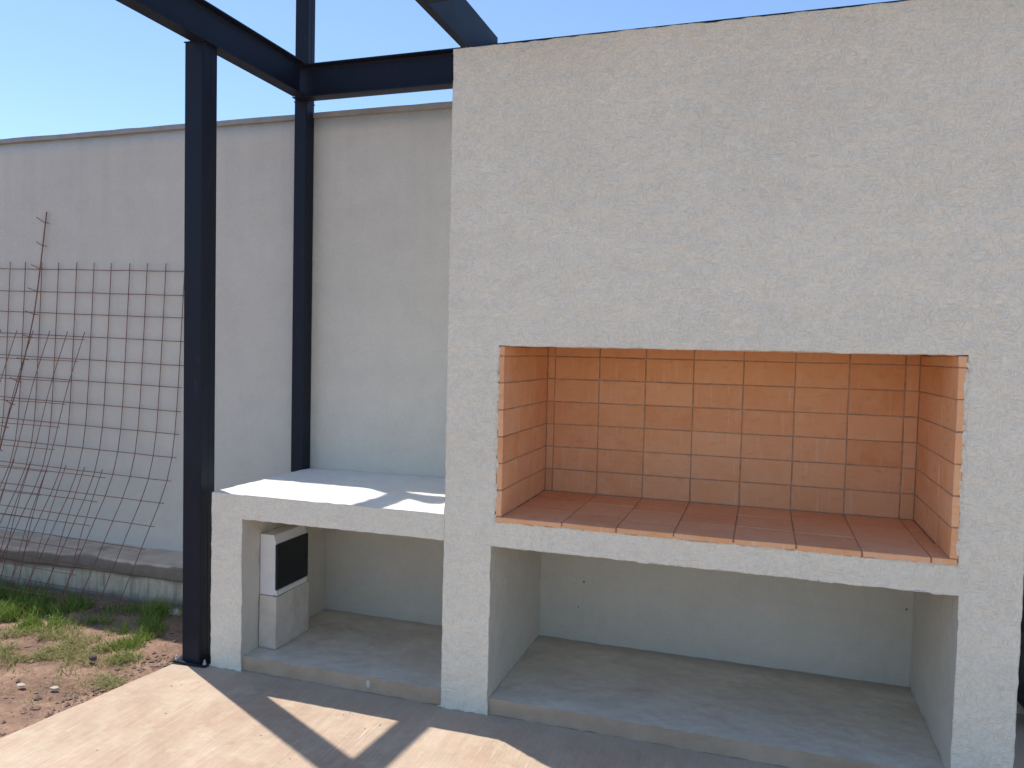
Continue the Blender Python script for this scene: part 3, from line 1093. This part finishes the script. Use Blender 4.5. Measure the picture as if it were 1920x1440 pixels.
def crumbs():
    v, f = [], []
    base = [(1, 0, 0), (-1, 0, 0), (0, 1, 0), (0, -1, 0), (0, 0, 1), (0, 0, -0.5)]
    tri = [(0, 2, 4), (2, 1, 4), (1, 3, 4), (3, 0, 4), (2, 0, 5), (1, 2, 5), (3, 1, 5), (0, 3, 5)]
    for _ in range(5200):
        x, y = random.uniform(-3.9, -1.2), random.uniform(-1.3, 0.63)
        if random.random() < 0.35:
            y = random.uniform(-1.1, 0.1)
            x = edge_x(y) - abs(random.gauss(0, 0.10)) - 0.008
        if x > edge_x(y) - 0.012:
            continue
        if noise.noise(Vector((x * 2, y * 2, 3))) < random.uniform(-0.5, 0.35):
            continue
        r = 0.0028 + random.random() ** 8 * 0.017
        c = Vector((x, y, gz(x, y) + r * 0.2))
        a = random.uniform(0, 6.28)
        ca, sa = math.cos(a), math.sin(a)
        n = len(v)
        s1, s2, s3 = random.uniform(0.7, 1.3), random.uniform(0.6, 1.1), random.uniform(0.4, 0.9)
        for p in base:
            px, py = p[0] * s1, p[1] * s2
            v.append((c.x + r * (px * ca - py * sa), c.y + r * (px * sa + py * ca), c.z + r * p[2] * s3))
        f += [(n + a_, n + b_, n + c_) for a_, b_, c_ in tri]
    o = link('soil_crumbs', pdata('soil_crumbs', v, f), M_CLOD)
    o['kind'] = 'stuff'
    tag(o, 'loose crumbs of brown soil scattered over the bare ground', 'soil')


crumbs()


# ------------------------------------------------------------------ grass
def blades(name, spots, m, hrange, w0, lean, label):
    v, f, sh = [], [], []
    for (cx_, cy_, sx_, sy_, n, hs) in spots:
        for _ in range(n):
            x, y = random.gauss(cx_, sx_), random.gauss(cy_, sy_)
            if x > edge_x(y) - 0.03 or y > 0.635:
                continue
            if noise.noise(Vector((x * 7, y * 7, 9))) < -0.02:
                continue
            # blades grow in small clumps
            if random.random() < 0.7:
                x = round(x / 0.03) * 0.03 + random.gauss(0, 0.006) + noise.noise(Vector((x * 9, y * 9, 0))) * 0.02
                y = round(y / 0.03) * 0.03 + random.gauss(0, 0.006) + noise.noise(Vector((x * 9, y * 9, 7))) * 0.02
            z = gz(x, y) - 0.004
            h = random.uniform(*hrange) * hs * (0.6 + 0.4 * random.random())
            a = random.uniform(0, 6.283)
            b = random.uniform(0, 6.283)
            L = h * random.uniform(*lean)
            w = w0 * random.uniform(0.6, 1.2)
            dx, dy = math.cos(a) * L, math.sin(a) * L
            ox, oy = math.cos(b) * w, math.sin(b) * w
            n0 = len(v)
            v += [(x - ox, y - oy, z), (x + ox, y + oy, z), (x + dx * 0.3 - ox * 0.8, y + dy * 0.3 - oy * 0.8, z + h * 0.5), (x + dx * 0.3 + ox * 0.8, y + dy * 0.3 + oy * 0.8, z + h * 0.5),
                  (x + dx * 0.7 - ox * 0.5, y + dy * 0.7 - oy * 0.5, z + h * 0.85), (x + dx * 0.7 + ox * 0.5, y + dy * 0.7 + oy * 0.5, z + h * 0.85), (x + dx, y + dy, z + h * random.uniform(0.85, 1.05))]
            f += [(n0, n0 + 1, n0 + 3, n0 + 2), (n0 + 2, n0 + 3, n0 + 5, n0 + 4), (n0 + 4, n0 + 5, n0 + 6)]
            s = random.random()
            sh += [s * 0.6, s * 0.6, s * 0.8, s * 0.8, s, s, s]
    me = pdata(name, v, f)
    at = me.attributes.new('shade', 'FLOAT', 'POINT')
    at.data.foreach_set('value', sh)
    o = link(name, me, m)
    o['kind'] = 'stuff'
    tag(o, label, 'grass')


blades('grass', [(-3.02, 0.30, 0.24, 0.10, 4000, 1.0), (-2.72, 0.22, 0.15, 0.08, 1900, 0.85), (-2.50, 0.16, 0.12, 0.06, 900, 0.6), (-3.5, 0.3, 0.3, 0.16, 2200, 1.0),
                 (-1.96, 0.50, 0.035, 0.05, 420, 1.0), (-1.89, 0.34, 0.07, 0.10, 900, 0.75), (-1.80, 0.16, 0.08, 0.08, 900, 0.6), (-1.74, 0.03, 0.07, 0.05, 500, 0.5),
                 (-2.22, 0.34, 0.05, 0.05, 380, 0.75), (-2.45, 0.45, 0.10, 0.04, 350, 0.6), (-2.62, 0.42, 0.10, 0.05, 500, 0.7), (-2.15, 0.50, 0.10, 0.04, 240, 0.5)],
       M_GRASS, (0.05, 0.135), 0.0022, (0.2, 0.9), 'green grass growing in tufts between the patio and the wall')
blades('dry_grass', [(-2.15, 0.02, 0.20, 0.09, 1500, 1.0), (-2.12, -0.16, 0.16, 0.08, 2200, 1.0), (-2.35, -0.05, 0.15, 0.10, 1200, 1.0), (-1.86, 0.10, 0.12, 0.12, 900, 1.0),
                     (-1.70, -0.02, 0.07, 0.05, 500, 1.0), (-1.53, -0.27, 0.055, 0.04, 330, 1.2), (-2.6, 0.02, 0.3, 0.14, 1600, 1.0), (-3.2, 0.0, 0.4, 0.2, 1500, 1.0),
                     (-2.25, 0.30, 0.22, 0.12, 800, 0.9), (-1.75, 0.35, 0.14, 0.12, 420, 0.8), (-1.62, -0.42, 0.10, 0.10, 160, 0.8), (-2.0, -0.5, 0.2, 0.15, 160, 0.7)],
       M_DRY, (0.015, 0.05), 0.0020, (0.7, 2.4), 'yellowish creeping grass thinly covering the soil beside the patio')
